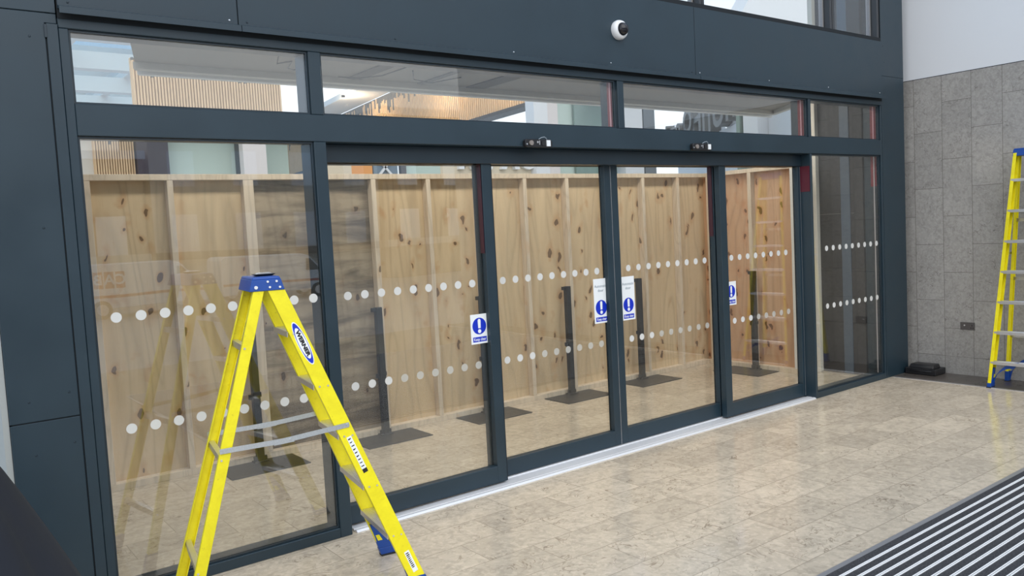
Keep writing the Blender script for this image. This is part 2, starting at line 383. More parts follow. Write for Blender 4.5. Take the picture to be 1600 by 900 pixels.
# red returns right of the openings; the pale rod stands in for their highlight
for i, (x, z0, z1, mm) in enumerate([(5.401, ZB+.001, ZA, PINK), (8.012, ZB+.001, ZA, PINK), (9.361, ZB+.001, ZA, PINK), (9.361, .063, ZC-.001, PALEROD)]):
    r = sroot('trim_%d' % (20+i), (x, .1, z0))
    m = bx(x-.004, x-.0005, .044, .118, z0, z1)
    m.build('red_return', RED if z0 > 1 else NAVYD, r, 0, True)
    MB().cyl((x-.010, .080, z0), (x-.010, .080, z1), .0065, 12).build('pale_rod', mm, r, 0, True)
bx(9.3545, 9.3565, .044, .118, 2.12, ZC-.001).build('red_return', RED, r, 0, True)

def pane(parent, x0, x1, y, z0, z1, name='glass_pane', m=None):
    return bx(x0, x1, y-.004, y+.004, z0, z1).build(name, m or GLASS, parent, 0, True)
def beads(parent, x0, x1, y, z0, z1, t=.014, m=None):
    mb = MB()
    for yy in ((y-.014, y-.005), (y+.005, y+.012)):
        mb.box(x0, x0+t, *yy, z0, z1); mb.box(x1-t, x1, *yy, z0, z1); mb.box(x0+t, x1-t, *yy, z0, z0+t); mb.box(x0+t, x1-t, *yy, z1-t, z1)
    return mb.build('glazing_bead', m or NAVYD, parent, 0, True)
def dots(parent, xs_, z, y, m=None):
    mb = MB()
    for x in xs_: mb.prism(disc(x, z, .0275), lambda a, b: (a, y-.0046, b), lambda a, b: (a, y-.0054, b))
    return mb.build('dot_row', m or DOT, parent, 0, True)
def window(n, x0, x1, z0, z1, y=.03):
    w_ = sroot('window_%d' % n, ((x0+x1)/2, y, z0)); pane(w_, x0+.002, x1-.002, y, z0+.002, z1-.002); beads(w_, x0, x1, y, z0, z1, .01); return w_
w1 = window(1, 1.545, 2.820, .063, ZC-.002)
dots(w1, [1.654+.1227*i for i in range(10)], 1.507, .03); dots(w1, [1.682+.1215*i for i in range(10)], .907, .03)
w2 = window(2, 8.054, 9.345, .063, ZC-.002)
dots(w2, [8.309+.1206*i for i in range(9)], 1.50, .03); dots(w2, [8.30+.1206*i for i in range(9)], .91, .03)
window(3, 1.545, 2.820, ZB+.002, ZA-.001); window(4, 2.90, 5.385, ZB+.002, ZA-.001)
window(5, 5.469, 8.0, ZB+.002, ZA-.001); window(6, 8.054, 9.345, ZB+.002, ZA-.001)
# upper row of windows
uw = [(5.55, 6.44), (6.48, 8.44), (8.50, 9.34)]
for i, (a, b) in enumerate(uw):
    w_ = sroot('window_%d' % (7+i), ((a+b)/2, .05, 3.66))
    mb = MB(); mb.box(a-.025, b+.025, .0, .12, 3.664, 3.70); mb.box(a-.025, a+.012, 0, .12, 3.70, 5.3); mb.box(b-.012, b+.025, 0, .12, 3.70, 5.3); mb.box(a-.025, b+.025, 0, .12, 5.3, 5.34)
    mb.build('window_frame', DARKWIN, w_, .002, True); pane(w_, a+.012, b-.012, .06, 3.70, 5.3)
    bx(b-.035, b-.012, .07, .11, 3.70, 5.3).build('pale_rod', PALEROD, w_, 0, True)
struct('wall_front_top', bx(5.45, 9.4, -.012, .12, 5.345, 6), NAVY)

# ---- the four door leaves
def leaf(n, x0, x1, yf, sl, sr, dxs, label):
    d = sroot('door_%d' % n, ((x0+x1)/2, yf, .02)); d['label'] = label
    yb = yf+.06; zt = 2.375
    mb = MB(); mb.box(x0, x0+sl, yf, yb, .018, zt); mb.box(x1-sr, x1, yf, yb, .018, zt)
    mb.box(x0+sl, x1-sr, yf, yb, .018, .142); mb.box(x0+sl, x1-sr, yf, yb, 2.335, zt)
    mb.build('door_frame', NAVY, d, .0025, True)
    g = yf+.045; pane(d, x0+sl+.001, x1-sr-.001, g, .142, 2.335)
    mb = MB(); mb.box(x0+sl, x0+sl+.006, g+.005, g+.012, .142, 2.335); mb.box(x1-sr-.006, x1-sr, g+.005, g+.012, .142, 2.335)
    mb.build('gasket', SEAM, d, 0, True)
    dots(d, dxs[0], rs(0, 1.488, .18, g)[1], g); dots(d, dxs[1][:3], rs(0, .895, .18, g)[1], g); dots(d, dxs[1][3:], rs(0, .895, .18, g)[1], g, DOTF)
    mb = MB(); mb.box(x1-.002, x1+.001, yf-.002, yf+.002, .02, 2.33); mb.build('brush_seal', ALU if n in (2, 4) else SEAM, d, 0, True)
    return d, g
def xr(a, s, n, g): return [rs(a+s*i, 0, .18, g)[0] for i in range(n)]
YO, YI = .12, .20
d1, g1 = leaf(1, 2.901, 4.215, YO, .05, .085, (xr(3.059, .1218, 9, .165), xr(3.07, .1225, 9, .165)), 'leftmost glazed door leaf with a small blue keep clear notice on its right')
d2, g2 = leaf(2, 4.14, 5.475, YI, .09, .07, (xr(4.307, .1185, 9, .245), xr(4.311, .12, 9, .245)), 'glazed sliding door leaf left of the middle, tall notice at its right edge')
d3, g3 = leaf(3, 5.48, 6.86, YI, .075, .09, (xr(5.613, .1218, 9, .245), xr(5.62, .1218, 9, .245)), 'glazed sliding door leaf right of the middle, tall notice at its left edge')
d4, g4 = leaf(4, 6.765, 8.020, YO, .09, .038, (xr(6.971, .1225, 8, .165), xr(6.99, .1225, 8, .165)), 'rightmost glazed door leaf with a small blue notice at its left edge')
for dd, a, b, yy in ((d1, 4.125, 4.13, YO), (d3, 6.765, 6.77, YI)):
    bx(a-.002, a+.003, yy+.01, yy+.055, 1.7, 2.335).build('red_edge_strip', mat('dull_red_strip', (.05, .012, .022), .4), dd, 0, True)
bx(8.0165, 8.0215, .012, .115, 2.08, 2.33).build('red_edge_strip', mat('dull_red_reflection', (.10, .008, .022), .4), d4, 0, True)  # red reflection on the jamb, built in as a coloured strip

# ---- notices on the door glass
def notice(parent, x0, x1, z0, z1, g, tall):
    x0, z0 = rs(x0, z0, .16, g); x1, z1 = rs(x1, z1, .16, g); y = g-.0048
    e = bx(x0, x1, y-.0012, y, z0, z1).build('notice_board', SIGNW, parent, 0, True)
    W = x1-x0; cx = (x0+x1)/2; zc = z0+.128; y -= .0013; R = W*.40
    def em(m_, mm, nm): o = m_.build(nm, mm, e, 0, False); return o
    MB().prism(disc(cx, zc, R, 40), lambda a, b: (a, y, b), lambda a, b: (a, y-.0006, b)).build('blue_disc', SIGNB, e)
    bar = [(cx-.011, zc+R*.72)]
    n = 8
    poly = [(cx+.0125*math.cos(t), zc+R*.66+.0125*math.sin(t)) for t in [math.pi*i/n for i in range(n+1)]]+[(cx-.0105, zc-R*.26), (cx+.0105, zc-R*.26)]
    m_ = MB().prism(poly, lambda a, b: (a, y-.0007, b), lambda a, b: (a, y-.0013, b))
    m_.prism(disc(cx, zc-R*.62, .0145, 20), lambda a, b: (a, y-.0007, b), lambda a, b: (a, y-.0013, b)); m_.build('exclamation_mark', SIGNW, e)
    bx(x0+W*.10, x1-W*.10, y-.0006, y, z0+.014, z0+.050).build('caption_bar', SIGNB, e)
    textmb('Keep clear', .030, lambda a, b, h: (cx+a, y-.0007-h, z0+.032+b), bold=.0004, sx=.82).build('lettering', SIGNW, e)
    if tall:
        m_ = textmb('Automatic', .032, lambda a, b, h: (cx+a, y-h, z1-.062+b), bold=.0003)
        t2 = textmb('door', .032, lambda a, b, h: (cx+a, y-h, z1-.098+b), bold=.0003); m_.add(t2.v, t2.f); m_.build('lettering', SIGNG, e)
    return e
notice(d1, 3.985, 4.135, 1.052, 1.266, g1, False)
notice(d2, 5.190, 5.343, 1.067, 1.427, g2, True)
notice(d3, 5.503, 5.652, 1.059, 1.421, g3, True)
notice(d4, 6.853, 6.997, 1.05, 1.270, g4, False)

# ---- threshold track
tr = sroot('trim_17', (5.4, .1, 0))
MB().prism([(.0, 0), (.0, .004), (.012, .014), (.035, .014), (.037, .007), (.046, .007), (.048, .014), (.10, .014), (.105, .006), (.185, .006), (.188, .014), (.30, .014), (.30, 0)],
           lambda y, z: (2.932, y, z), lambda y, z: (8.018, y, z)).build('floor_track', TRACK, tr, 0, True)

# ---- interior of the lobby
struct('ceiling', MB().prism([(2.30, .25), (11.0, .25), (11.55, 2.4), (12.0, 3.22), (2.62, 3.22), (2.29, 2.0)], lambda x, y: (x, y, 3.5), lambda x, y: (x, y, 3.72)), mat('grey_soffit', (.27, .255, .24), .7))
so = sroot('trim_19', (4, 2.4, 3.49))
for x, w_ in ((4.62, .16), (5.46, .08), (6.1, .24)): bx(x, x+w_, .3, 3.18, 3.488, 3.4995).build('soffit_batten', mat('dark_soffit_batten', (.10, .09, .085), .7), so, 0, True)
for pts in ([(3.55, 2.2, 3.49), (3.62, 2.45, 3.44), (3.72, 2.35, 3.45), (3.78, 2.6, 3.44), (3.9, 2.75, 3.46), (4.05, 2.5, 3.49)], [(4.5, 3.05, 3.49), (4.62, 2.85, 3.45), (4.75, 2.6, 3.44), (4.9, 2.35, 3.49)], [(5.05, 2.5, 3.49), (5.2, 2.75, 3.46), (5.45, 2.8, 3.45), (5.7, 2.6, 3.49)]):
    MB().tube(pts, .006).build('loose_cable', BLACK, so, 0, True)
s_ = sroot('trim_18', (6, 3.25, 3.42))
MB().prism([(2.61, 3.19), (12.06, 3.19), (11.55, 2.4), (11.45, 2.4), (11.9, 3.1), (2.57, 3.1)], lambda x, y: (x, y, 3.44), lambda x, y: (x, y, 3.5)).build('soffit_edge', mat('pale_grey_edge', (.50, .49, .47), .6), s_, 0, True)
MB().prism([(2.66, 3.3), (12.12, 3.3), (12.06, 3.225), (2.63, 3.225)], lambda x, y: (x, y, 3.42), lambda x, y: (x, y, 3.72)).build('soffit_fascia', WHITE, s_, 0, True)
for i, x in enumerate((3.1, 4.8, 6.5, 8.3)):  # fill lamps added to brighten the hoarding, not known fixtures
    lf = empty('added_fill_lamp', (x, 1.35, 3.5)); tag(lf, ['added fill lamp leftmost, behind the left transom window', 'added fill lamp behind the leftmost door', 'added fill lamp behind the two middle doors', 'added fill lamp rightmost, by the short hoarding return'][i], 'lamp', 'added fill lamps under the lobby ceiling')
    bx(x-.62, x+.62, 1.2, 1.5, 3.485, 3.4995).build('trim_ring', WHITE, lf, 0, True)
    bx(x-.6, x+.6, 1.22, 1.48, 3.478, 3.4848).build('diffuser', mat('fill_diffuser', (.8, .8, .8), .5, emit=(1, .95, .86), es=1.5), lf, 0, True)
    ld = bpy.data.lights.new('fill_light', 'AREA'); ld.shape = 'RECTANGLE'; ld.size = 1.2; ld.size_y = .26; ld.energy = 15; ld.color = (1, .95, .87)
    lo = bpy.data.objects.new('fill_light', ld); COL.objects.link(lo); lo.parent = lf; lo.location = (0, 0, -.03)
struct('wall_left', bx(1.15, 1.25, .92, 3.3, 0, 2.55), mat('grey_side_wall', (.22, .2, .18), .7))
DW = painted('charcoal_board', (.035, .032, .033), .6)
dw = sroot('wall_inner', (9.36, .5, 0))
for z0, z1 in ((0, .6), (.603, 1.22), (1.223, 1.84), (1.843, 2.46), (2.463, 3.08), (3.083, 6)):
    bx(9.345, 9.42, .21, .74, z0, z1).build('board', DW, dw, 0, True)
bx(9.335, 9.345, .36, .47, 0, 6).build('steel_upright', mat('blue_grey_steel', (.09, .12, .16), .4), dw, .002, True)
bx(9.30, 9.345, .22, .735, 0, .02).build('floor_channel', ALU, dw, 0, True)
bx(9.285, 9.36, .742, .80, 0, 4.6).build('white_post', mat('cream_post', (.82, .76, .66), .6), dw, .003, True)

# ================================================================== plywood hoarding
ho = empty('plywood_hoarding', (5.3, 2.2, 0))
tag(ho, 'tall bare plywood hoarding on pine battens standing behind the glass doors', 'hoarding')
YS, YP, HT = 2.18, 2.262, 2.44
stx = [1.93, 2.53, 3.14, 3.73, 4.335, 4.93, 5.52, 6.125, 6.72, 7.32, 7.925, 8.54]
bx(1.27, 9.10, YS, YS+.088, HT-.048, HT).build('top_rail', STUD, ho, .002, True)
bx(1.27, 9.05, YS, YS+.088, 0, .055).build('bottom_rail', STUD, ho, .002, True)
for i, x in enumerate(stx):
    bx(x, x+.047+(.04 if i in (2,) else 0), YS+.001, YP-.001, .056, HT-.049).build('stud', STUD, ho, .002, True)
edges = [1.27, 1.95, 3.16, 4.36, 5.545, 6.745, 7.95, 9.155]
for i, (a, b) in enumerate(zip(edges[:-1], edges[1:])):
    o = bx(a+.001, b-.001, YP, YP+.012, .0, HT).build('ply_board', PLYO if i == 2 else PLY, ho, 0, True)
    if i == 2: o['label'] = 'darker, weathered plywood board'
XR = 9.05
bx(XR, XR+.085, .86, YS-.002, HT-.048, HT).build('top_rail', STUD, ho, .002, True)
bx(XR, XR+.085, .86, YS-.002, 0, .055).build('bottom_rail', STUD, ho, .002, True)
for y in (1.47, 2.10): bx(XR+.001, XR+.08, y, y+.05, .056, HT-.049).build('stud', STUD, ho, .002, True)
bx(XR+.0, XR+.085, .86, .93, .056, HT-.049).build('end_post', mat('white_primed_post', (.80, .78, .74), .6), ho, .002, True)
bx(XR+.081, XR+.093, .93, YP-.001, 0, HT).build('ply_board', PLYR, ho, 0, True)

# ---- dark steel brace posts holding the hoarding, each on a flat floor plate
def brace_post():
    r = empty('brace_post', (0, 0, 0))
    bx(-.36, .30, -.36, .045, 0, .008).build('base_plate', STEELD, r, .002)
    m = bx(-.028, .032, -.03, .03, .008, 1.205); m.build('post', STEELD, r, .004)
    m = bx(-.062, -.028, -.015, .024, 1.165, 1.203); m.build('bracket', STEELD, r, .002)
    m = bx(-.055, -.028, -.012, .02, .545, .585); m.build('bracket', STEELD, r, .002); bx(.032, .048, -.012, .02, .56, .60).build('bracket', STEELD, r, .002)
    m = bx(-.06, .065, -.04, .04, .008, .018); m.box(-.055, .06, -.008, .008, .018, .055); m.build('foot_gusset', STEELD, r, .002)
    return r
def copy_tree(o, parent=None):
    c = o.copy(); COL.objects.link(c)
    if parent is not None: c.parent = parent
    for ch in list(o.children): copy_tree(ch, c)
    return c
bp = brace_post()
plab = ['dark steel brace post behind the yellow ladder, leftmost along the plywood', 'dark steel brace post against the weathered plywood, behind the leftmost door',
        'dark steel brace post half hidden by the stile left of the second door', 'dark steel brace post left of the left tall notice, in the second door',
        'dark steel brace post right of the right tall notice, in the third door', 'dark steel brace post against the short return panel, behind the rightmost door']
for i, (x, y, rz) in enumerate([(3.09, 2.125, 0), (4.29, 2.125, 0), (5.47, 2.125, 0), (6.62, 2.125, 0), (7.74, 2.125, 0), (9.0, 1.44, -math.pi/2)]):
    o = bp if i == 0 else copy_tree(bp)
    o.location = (x, y, 0); o.rotation_euler = (0, 0, rz); tag(o, plab[i], 'post', 'steel brace posts along the hoarding')

# ================================================================== stepladders
def ladder(name, label, loc, rz, H, cu, ch, sf, sb, wt, wb, rw, steps, braces, spread, stickers):
    r = empty(name, loc, rz); tag(r, label, 'ladder', 'yellow stepladders')
    T = H-ch+.03
    def fr(z, s, o=0., i=0.):      # front rail: o moves back from the outer edge, i moves inward
        f = z/(H-ch); u = sf+(cu-sf)*f-o; v = s*((wb+(wt-wb)*f)/2-i); return (u, v, z)
    def bk(z, s, o=0., i=0.):
        f = z/(H-ch); u = -sb+(-cu+.02+sb)*f+o; v = s*((wb+(wt-wb)*f)/2-i); return (u, v, z)
    def rail(fn, s, width, fl, z0=.045):
        m = MB(); t = .005
        w0, w1 = width, width*.94
        def blk(oa, ob, ia, ib): m.hexa([fn(z0, s, oa*w0 if oa <= 1 else oa, ia), fn(z0, s, ob*w0, ia), fn(z0, s, ob*w0, ib), fn(z0, s, oa*w0, ib), fn(T, s, oa*w1, ia), fn(T, s, ob*w1, ia), fn(T, s, ob*w1, ib), fn(T, s, oa*w1, ib)])
        blk(0, 1, 0, t); blk(0, t/width, t, fl); blk(1-t/width, 1, t, fl)
        return m.build('rail', YEL, r, .0015)
    for s in (-1, 1):
        rail(fr, s, rw, .032); rail(bk, s, rw*.62, .028)
    # steps
    for k, z in enumerate(steps):
        m = MB(); d = rw*.98; n = 9
        a = [fr(z, -1, .002, .007), fr(z, 1, .002, .007)]; u0 = a[0][0]; va, vb = a[0][1], a[1][1]
        poly = [(u0+.004, z-.028), (u0+.004, z)]
        for q in range(n):
            uu = u0-d*q/n; poly += [(uu-.001, z), (uu-.003, z-.0025), (uu-d/n+.003, z-.0025), (uu-d/n+.001, z)]
        poly += [(u0-d, z-.028), (u0-d+.003, z-.028), (u0-d+.003, z-.006), (u0+.001, z-.006), (u0+.001, z-.028)]
        m.prism(poly, lambda u, zz: (u, va, zz), lambda u, zz: (u, vb, zz)); m.build('step', ALU, r)
        for s in (-1, 1):
            for dz, oo in ((-.012, .02), (-.012, rw-.025), ):
                p = fr(z+dz, s, oo, 0); MB().cyl(p, (p[0], p[1]+s*.003, p[2]), .005, 10).build('rivet', ALU, r)
    # horizontal braces across the rear rails
    for z in braces:
        a, b = bk(z, -1, .006, .004), bk(z, 1, .006, .004)
        m = MB(); m.box(a[0]+.0, a[0]+.028, a[1], b[1], z, z+.003); m.box(a[0], a[0]+.003, a[1], b[1], z-.03, z)
        m.build('rear_brace', ALU, r)
        for s in (-1, 1): p = bk(z-.01, s, .014, 0); MB().cyl(p, (p[0], p[1]+s*.003, p[2]), .0055, 10).build('rivet', ALU, r)
    # spreader arms with centre hinges
    zs = spread
    for s in (-1, 1):
        p = Vector(fr(zs+.03, s, .02, -.004)); q = Vector(bk(zs, s, .015, -.004)); mid = (p+q)/2-Vector((0, 0, .012))+Vector((-.02, 0, 0))
        m = MB()
        for a, b, o in ((p, mid, 0), (mid, q, .003*s)):
            d = (b-a).normalized(); h = .0125
            a = a-d*.008; b = b+d*.02
            m.hexa([(a.x, a.y+o, a.z-h), (b.x, b.y+o, b.z-h), (b.x, b.y+o+.002*s, b.z-h), (a.x, a.y+o+.002*s, a.z-h),
                    (a.x, a.y+o, a.z+h), (b.x, b.y+o, b.z+h), (b.x, b.y+o+.002*s, b.z+h), (a.x, a.y+o+.002*s, a.z+h)])
        sp_ = m.build('spreader_arm', GALV, r)
        m = MB()
        d = (q-p).normalized()
        c0 = mid-d*.05; c1 = mid+d*.05
        m.hexa([(c0.x, c0.y+.005*s, c0.z-.014), (c1.x, c1.y+.005*s, c1.z-.014), (c1.x, c1.y+.007*s, c1.z-.014), (c0.x, c0.y+.007*s, c0.z-.014),
                (c0.x, c0.y+.005*s, c0.z+.014), (c1.x, c1.y+.005*s, c1.z+.014), (c1.x, c1.y+.007*s, c1.z+.014), (c0.x, c0.y+.007*s, c0.z+.014)])
        for c in (mid-d*.03, mid+d*.03): m.cyl((c.x, c.y, c.z), (c.x, c.y+.011*s, c.z), .006, 10)
        m.build('hinge_plate', GALV, sp_)
        for c in (p, q): MB().cyl((c.x, c.y-.002*s, c.z), (c.x, c.y+.008*s, c.z), .009, 12).build('pivot_bolt', GALV, sp_)
    # moulded cap
    hw = wt/2+.006
    m = MB()
    tb = .016
    m.hexa([(-cu, -hw, H-ch), (cu, -hw, H-ch), (cu, hw, H-ch), (-cu, hw, H-ch), (-cu+tb, -hw+.004, H-.012), (cu-tb, -hw+.004, H-.012), (cu-tb, hw-.004, H-.012), (-cu+tb, hw-.004, H-.012)])
    m.hexa([(-cu+tb, -hw+.004, H-.012), (cu-tb, -hw+.004, H-.012), (cu-tb, hw-.004, H-.012), (-cu+tb, hw-.004, H-.012), (-cu+tb+.006, -hw+.01, H), (cu-tb-.006, -hw+.01, H), (cu-tb-.006, hw-.01, H), (-cu+tb+.006, hw-.01, H)])
    cap = m.build('top_cap', BLUE, r, .003)
    m = MB()
    for s in (-1, 1):
        for (u, dz, rr) in ((-cu*.62, -ch*.72, .0085), (cu*.05, -ch*.35, .0055), (cu*.55, -ch*.35, .0055), (cu*.15, -ch*.75, .0055), (cu*.72, -ch*.78, .0055)):
            MB().cyl((u, s*(hw-.006), H+dz), (u, s*(hw+.004), H+dz), rr, 14).build('cap_rivet', WHITEP, cap)
    # boots
    for fn, wd in ((fr, rw), (bk, rw*.62)):
        for s in (-1, 1):
            m = MB(); ob, ot = -.004, -.004
            if fn is fr:   # tall boot with sloping inner edge
                m.hexa([fn(.010, s, ob, -.003), fn(.010, s, wd+.006, -.003), fn(.010, s, wd+.006, .036), fn(.010, s, ob, .036),
                        fn(.05, s, ot, -.003), fn(.05, s, wd+.004, -.003), fn(.05, s, wd+.004, .036), fn(.05, s, ot, .036)])
                m.hexa([fn(.05, s, wd*.05, .004), fn(.05, s, wd+.002, .004), fn(.05, s, wd+.002, .034), fn(.05, s, wd*.05, .034),
                        fn(.20, s, wd*.55, .004), fn(.20, s, wd-.006, .004), fn(.20, s, wd-.006, .030), fn(.20, s, wd*.55, .030)])
            else:
                m.hexa([fn(.010, s, ob, -.003), fn(.010, s, wd+.006, -.003), fn(.010, s, wd+.006, .034), fn(.010, s, ob, .034),
                        fn(.11, s, ot, -.003), fn(.11, s, wd+.004, -.003), fn(.11, s, wd+.004, .034), fn(.11, s, ot, .034)])
            bt = m.build('foot_boot', BLUE, r, .002)
            if fn is fr:
                m = MB().hexa([fn(.10, s, wd*.55, .030), fn(.10, s, wd-.012, .030), fn(.10, s, wd-.012, .0345), fn(.10, s, wd*.55, .0345),
                        fn(.135, s, wd*.62, .030), fn(.135, s, wd-.012, .030), fn(.135, s, wd-.012, .0345), fn(.135, s, wd*.62, .0345)]); m.build('yellow_rail_window', YEL, bt)
            m = MB().hexa([fn(0, s, -.006, -.005), fn(0, s, wd+.008, -.005), fn(0, s, wd+.008, .038), fn(0, s, -.006, .038), fn(.0105, s, -.006, -.005), fn(.0105, s, wd+.008, -.005), fn(.0105, s, wd+.008, .038), fn(.0105, s, -.006, .038)])
            m.build('rubber_sole', RUBBER, bt)
    if not stickers:      # curved knee braces from the boots up to the lowest step
        for fn, tk in ((fr, rw*.5), (bk, rw*.3)):
            for s in (-1, 1):
                R_ = []
                for q in range(9):
                    t = q/8; z = .03+.215*math.sin(t*math.pi/2)*1.0; i = .02+.19*(1-math.cos(t*math.pi/2)); p = fn(z, s, tk, i)
                    wq = .022+.016*t; R_.append([(p[0]-.006, p[1], p[2]-wq), (p[0]+.006, p[1], p[2]-wq), (p[0]+.006, p[1]-s*wq*1.2, p[2]+wq*.8), (p[0]-.006, p[1]-s*wq*1.2, p[2]+wq*.8)])
                MB().rings(R_, True, False).build('knee_brace', BLUE, r)
    # stickers on the web of the near front rail
    def onrail(z, s, across):     # point on the web: across 0..1 from outer edge, returns frame
        P0 = Vector(fr(z, s, across*rw, 0)); ax = (Vector(fr(z-.1, s, across*rw, 0))-P0).normalized()
        nrm = Vector((0, s, 0)); nrm = (nrm-ax*nrm.dot(ax)).normalized(); cr_ = nrm.cross(ax)
        return P0, ax, cr_, nrm
    if stickers:
        P0, ax, cr_, nrm = onrail(1.345, -1, .46)
        def f3(a, b, h): return tuple(P0+ax*a+cr_*b+nrm*(h+.0004))
        L, B = .112, .0225
        ov = [(L*math.cos(t), B*math.sin(t)) for t in [2*math.pi*i/40 for i in range(40)]]
        e = MB().prism([(a*1.06, b*1.17) for a, b in ov], lambda a, b: f3(a, b, 0), lambda a, b: f3(a, b, .0005)).build('maker_badge', SIGNW, r)
        MB().prism(ov, lambda a, b: f3(a, b, .0005), lambda a, b: f3(a, b, .0009)).build('badge_field', SIGNB, e)
        MB().prism([(a*.76, b*.90) for a, b in ov], lambda a, b: f3(a, b, .0009), lambda a, b: f3(a, b, .0012)).build('badge_centre', SIGNW, e)
        textmb('WERNER', .0255, lambda a, b, h: f3(a, b, .0013+h), bold=.0015, sx=1.35).build('lettering', BLACK, e)
        for zc, ll, hh, acr, blk_ in ((.745, .105, .013, .48, True), (.135, .062, .014, .42, False)):
            P1, ax1, cr1, n1 = onrail(zc, -1, acr)
            def f4(a, b, h): return tuple(P1+ax1*a+cr1*b+n1*(h+.0004))
            m = MB().prism([(-ll, -hh), (ll, -hh), (ll, hh), (-ll, hh)], lambda a, b: f4(a, b, 0), lambda a, b: f4(a, b, .0004))
            st = m.build('sticker', SIGNW, r); m = MB()
            random.seed(int(zc*100))
            for q in range(9):
                a = -ll+.01+q*(2*ll-.03)/9; m.prism([(a, -hh*.7), (a+.004+.004*random.random(), -hh*.7), (a+.006, hh*random.uniform(-.2, .7)), (a, hh*.6)], lambda a, b: f4(a, b, .0004), lambda a, b: f4(a, b, .0007))
            if blk_: m.prism([(ll-.022, -hh), (ll, -hh), (ll, hh), (ll-.022, hh)], lambda a, b: f4(a, b, .0004), lambda a, b: f4(a, b, .0008))
            m.build('small_print', BLACK, st)
    return r
L1 = ladder('stepladder', 'yellow fibreglass stepladder with blue cap standing open in front of the left pane', (2.223, -.569, 0), -.165, 1.691, .086, .069, .709, .537, .306, .524, .088,
            [.30, .58, .86, 1.13, 1.41], [.33, .84, 1.36], .875, True)
# small black tray lying on the cap
ct = empty('tool_clip', (2.235, -.585, 1.6905), -.165); tag(ct, 'small black clip with a pale top lying on the yellow ladder cap', 'clip')
m = MB(); m.hexa([(-.035, -.03, 0), (.035, -.03, 0), (.035, .03, 0), (-.035, .03, 0), (-.055, -.045, .012), (.055, -.045, .012), (.055, .045, .012), (-.055, .045, .012)]); m.build('body', BLACK, ct, .002)
m = MB(); m.hexa([(-.04, -.03, .012), (.04, -.03, .012), (.04, .03, .012), (-.04, .03, .012), (-.03, -.02, .018), (.03, -.02, .018), (.03, .02, .018), (-.03, .02, .018)]); m.build('pale_pad', ALU, ct, .001)
# taller ladder by the stone wall: local +u faces away from the wall
L2 = ladder('stepladder', 'yellow fibreglass stepladder standing by the grey stone wall, cut off by the edge', (9.80, -1.335, 0), math.pi, 2.40, .08, .075, .31, .17, .34, .68, .088,
            [.27+.305*i for i in range(7)], [.5, 1.1, 1.7], 1.35, False)

# ================================================================== small things
sk = empty('power_socket', (XW, -.585, .545)); tag(sk, 'grey metal double power socket low on the stone wall', 'socket')
bx(XW-.008, XW, -.66, -.51, .505, .588).build('face_plate', GREYP, sk, .002, True)
MB().cyl((XW-.008, -.555, .555), (XW-.013, -.555, .555), .008, 12).build('key_switch', ALU, sk, 0, True)
m = bx(XW-.0086, XW-.0078, -.636, -.628, .545, .562); m.box(XW-.0086, XW-.0078, -.647, -.638, .52, .535); m.box(XW-.0086, XW-.0078, -.626, -.617, .52, .535); m.build('socket_holes', BLACK, sk, 0, True)
bk = empty('charger_box', (9.86, -.17, 0)); tag(bk, 'low black plastic charger box on the dark floor strip beside the column', 'box')
m = MB(); m.box(9.75, 9.98, -.36, -.02, .006, .075); m.build('body', BLACK, bk, .006, True)
m = MB(); m.hexa([(9.78, -.32, .075), (9.95, -.32, .075), (9.95, -.05, .075), (9.78, -.05, .075), (9.80, -.31, .115), (9.94, -.31, .115), (9.94, -.06, .115), (9.80, -.06, .115)]); m.build('lid', BLACK, bk, .004, True)
m = MB(); m.tube([(9.775, -.33, .05), (9.745, -.30, .05), (9.745, -.08, .05), (9.775, -.05, .05)], .007); m.build('handle', BLACK, bk, 0, True)
bx(9.795, 9.80, -.12, -.08, .085, .10).build('indicator', WHITEP, bk, 0, True)

# entrance mat
em = empty('entrance_mat', (6.5, -4, 0)); tag(em, 'large charcoal entrance mat with aluminium ribs sunk in the beige floor', 'mat')
MX0, MX1, MY1, MY0 = 3.0, 9.3, -2.335, -6.5
bx(MX0, MX1, MY0, MY1, .0, .006).build('carpet_insert', CARPET, em, 0, True)
mb = bx(MX0-.03, MX1+.03, MY1, MY1+.03, 0, .008); mb.box(MX0-.03, MX0, MY0, MY1, 0, .008); mb.box(MX1, MX1+.03, MY0, MY1, 0, .008); mb.build('mat_frame', mat('grey_frame_metal', (.42, .42, .44), .4, .6), em, 0, True)
mb = MB(); k = 0; y = MY1-.05
while y > MY0:
    mb.box(MX0, MX1, y-.005, y, .006, .010); mb.box(MX0, MX1, y-.0155, y-.0105, .006, .010); y -= .0622
mb.build('aluminium_rib', mat('satin_aluminium_rib', (.92, .92, .93), .5), em, 0, True)

# dome camera on the fascia
dc = empty('security_camera', (5.42, -.012, 3.37)); tag(dc, 'white dome security camera with dark bubble on the navy fascia', 'camera')
def ringsY(prof, n=32): return [[(r_*math.cos(2*math.pi*i/n), y, r_*math.sin(2*math.pi*i/n)) for i in range(n)] for y, r_ in prof]
MB().rings(ringsY([(0, .074), (-.022, .076), (-.04, .070), (-.05, .060), (-.052, .052)])).build('housing', WHITEP, dc)
MB().rings(ringsY([(-.05, .052)]+[(-.05-.048*math.sin(t), .050*math.cos(t)) for t in [math.pi/2*i/8 for i in range(8)]]+[(-.0985, .002)])).build('dome', mat('smoked_dome', (.01, .01, .014), .06), dc)
MB().cyl((-.035, -.046, .047), (-.035, -.050, .047), .004, 8).build('screw', GALV, dc)

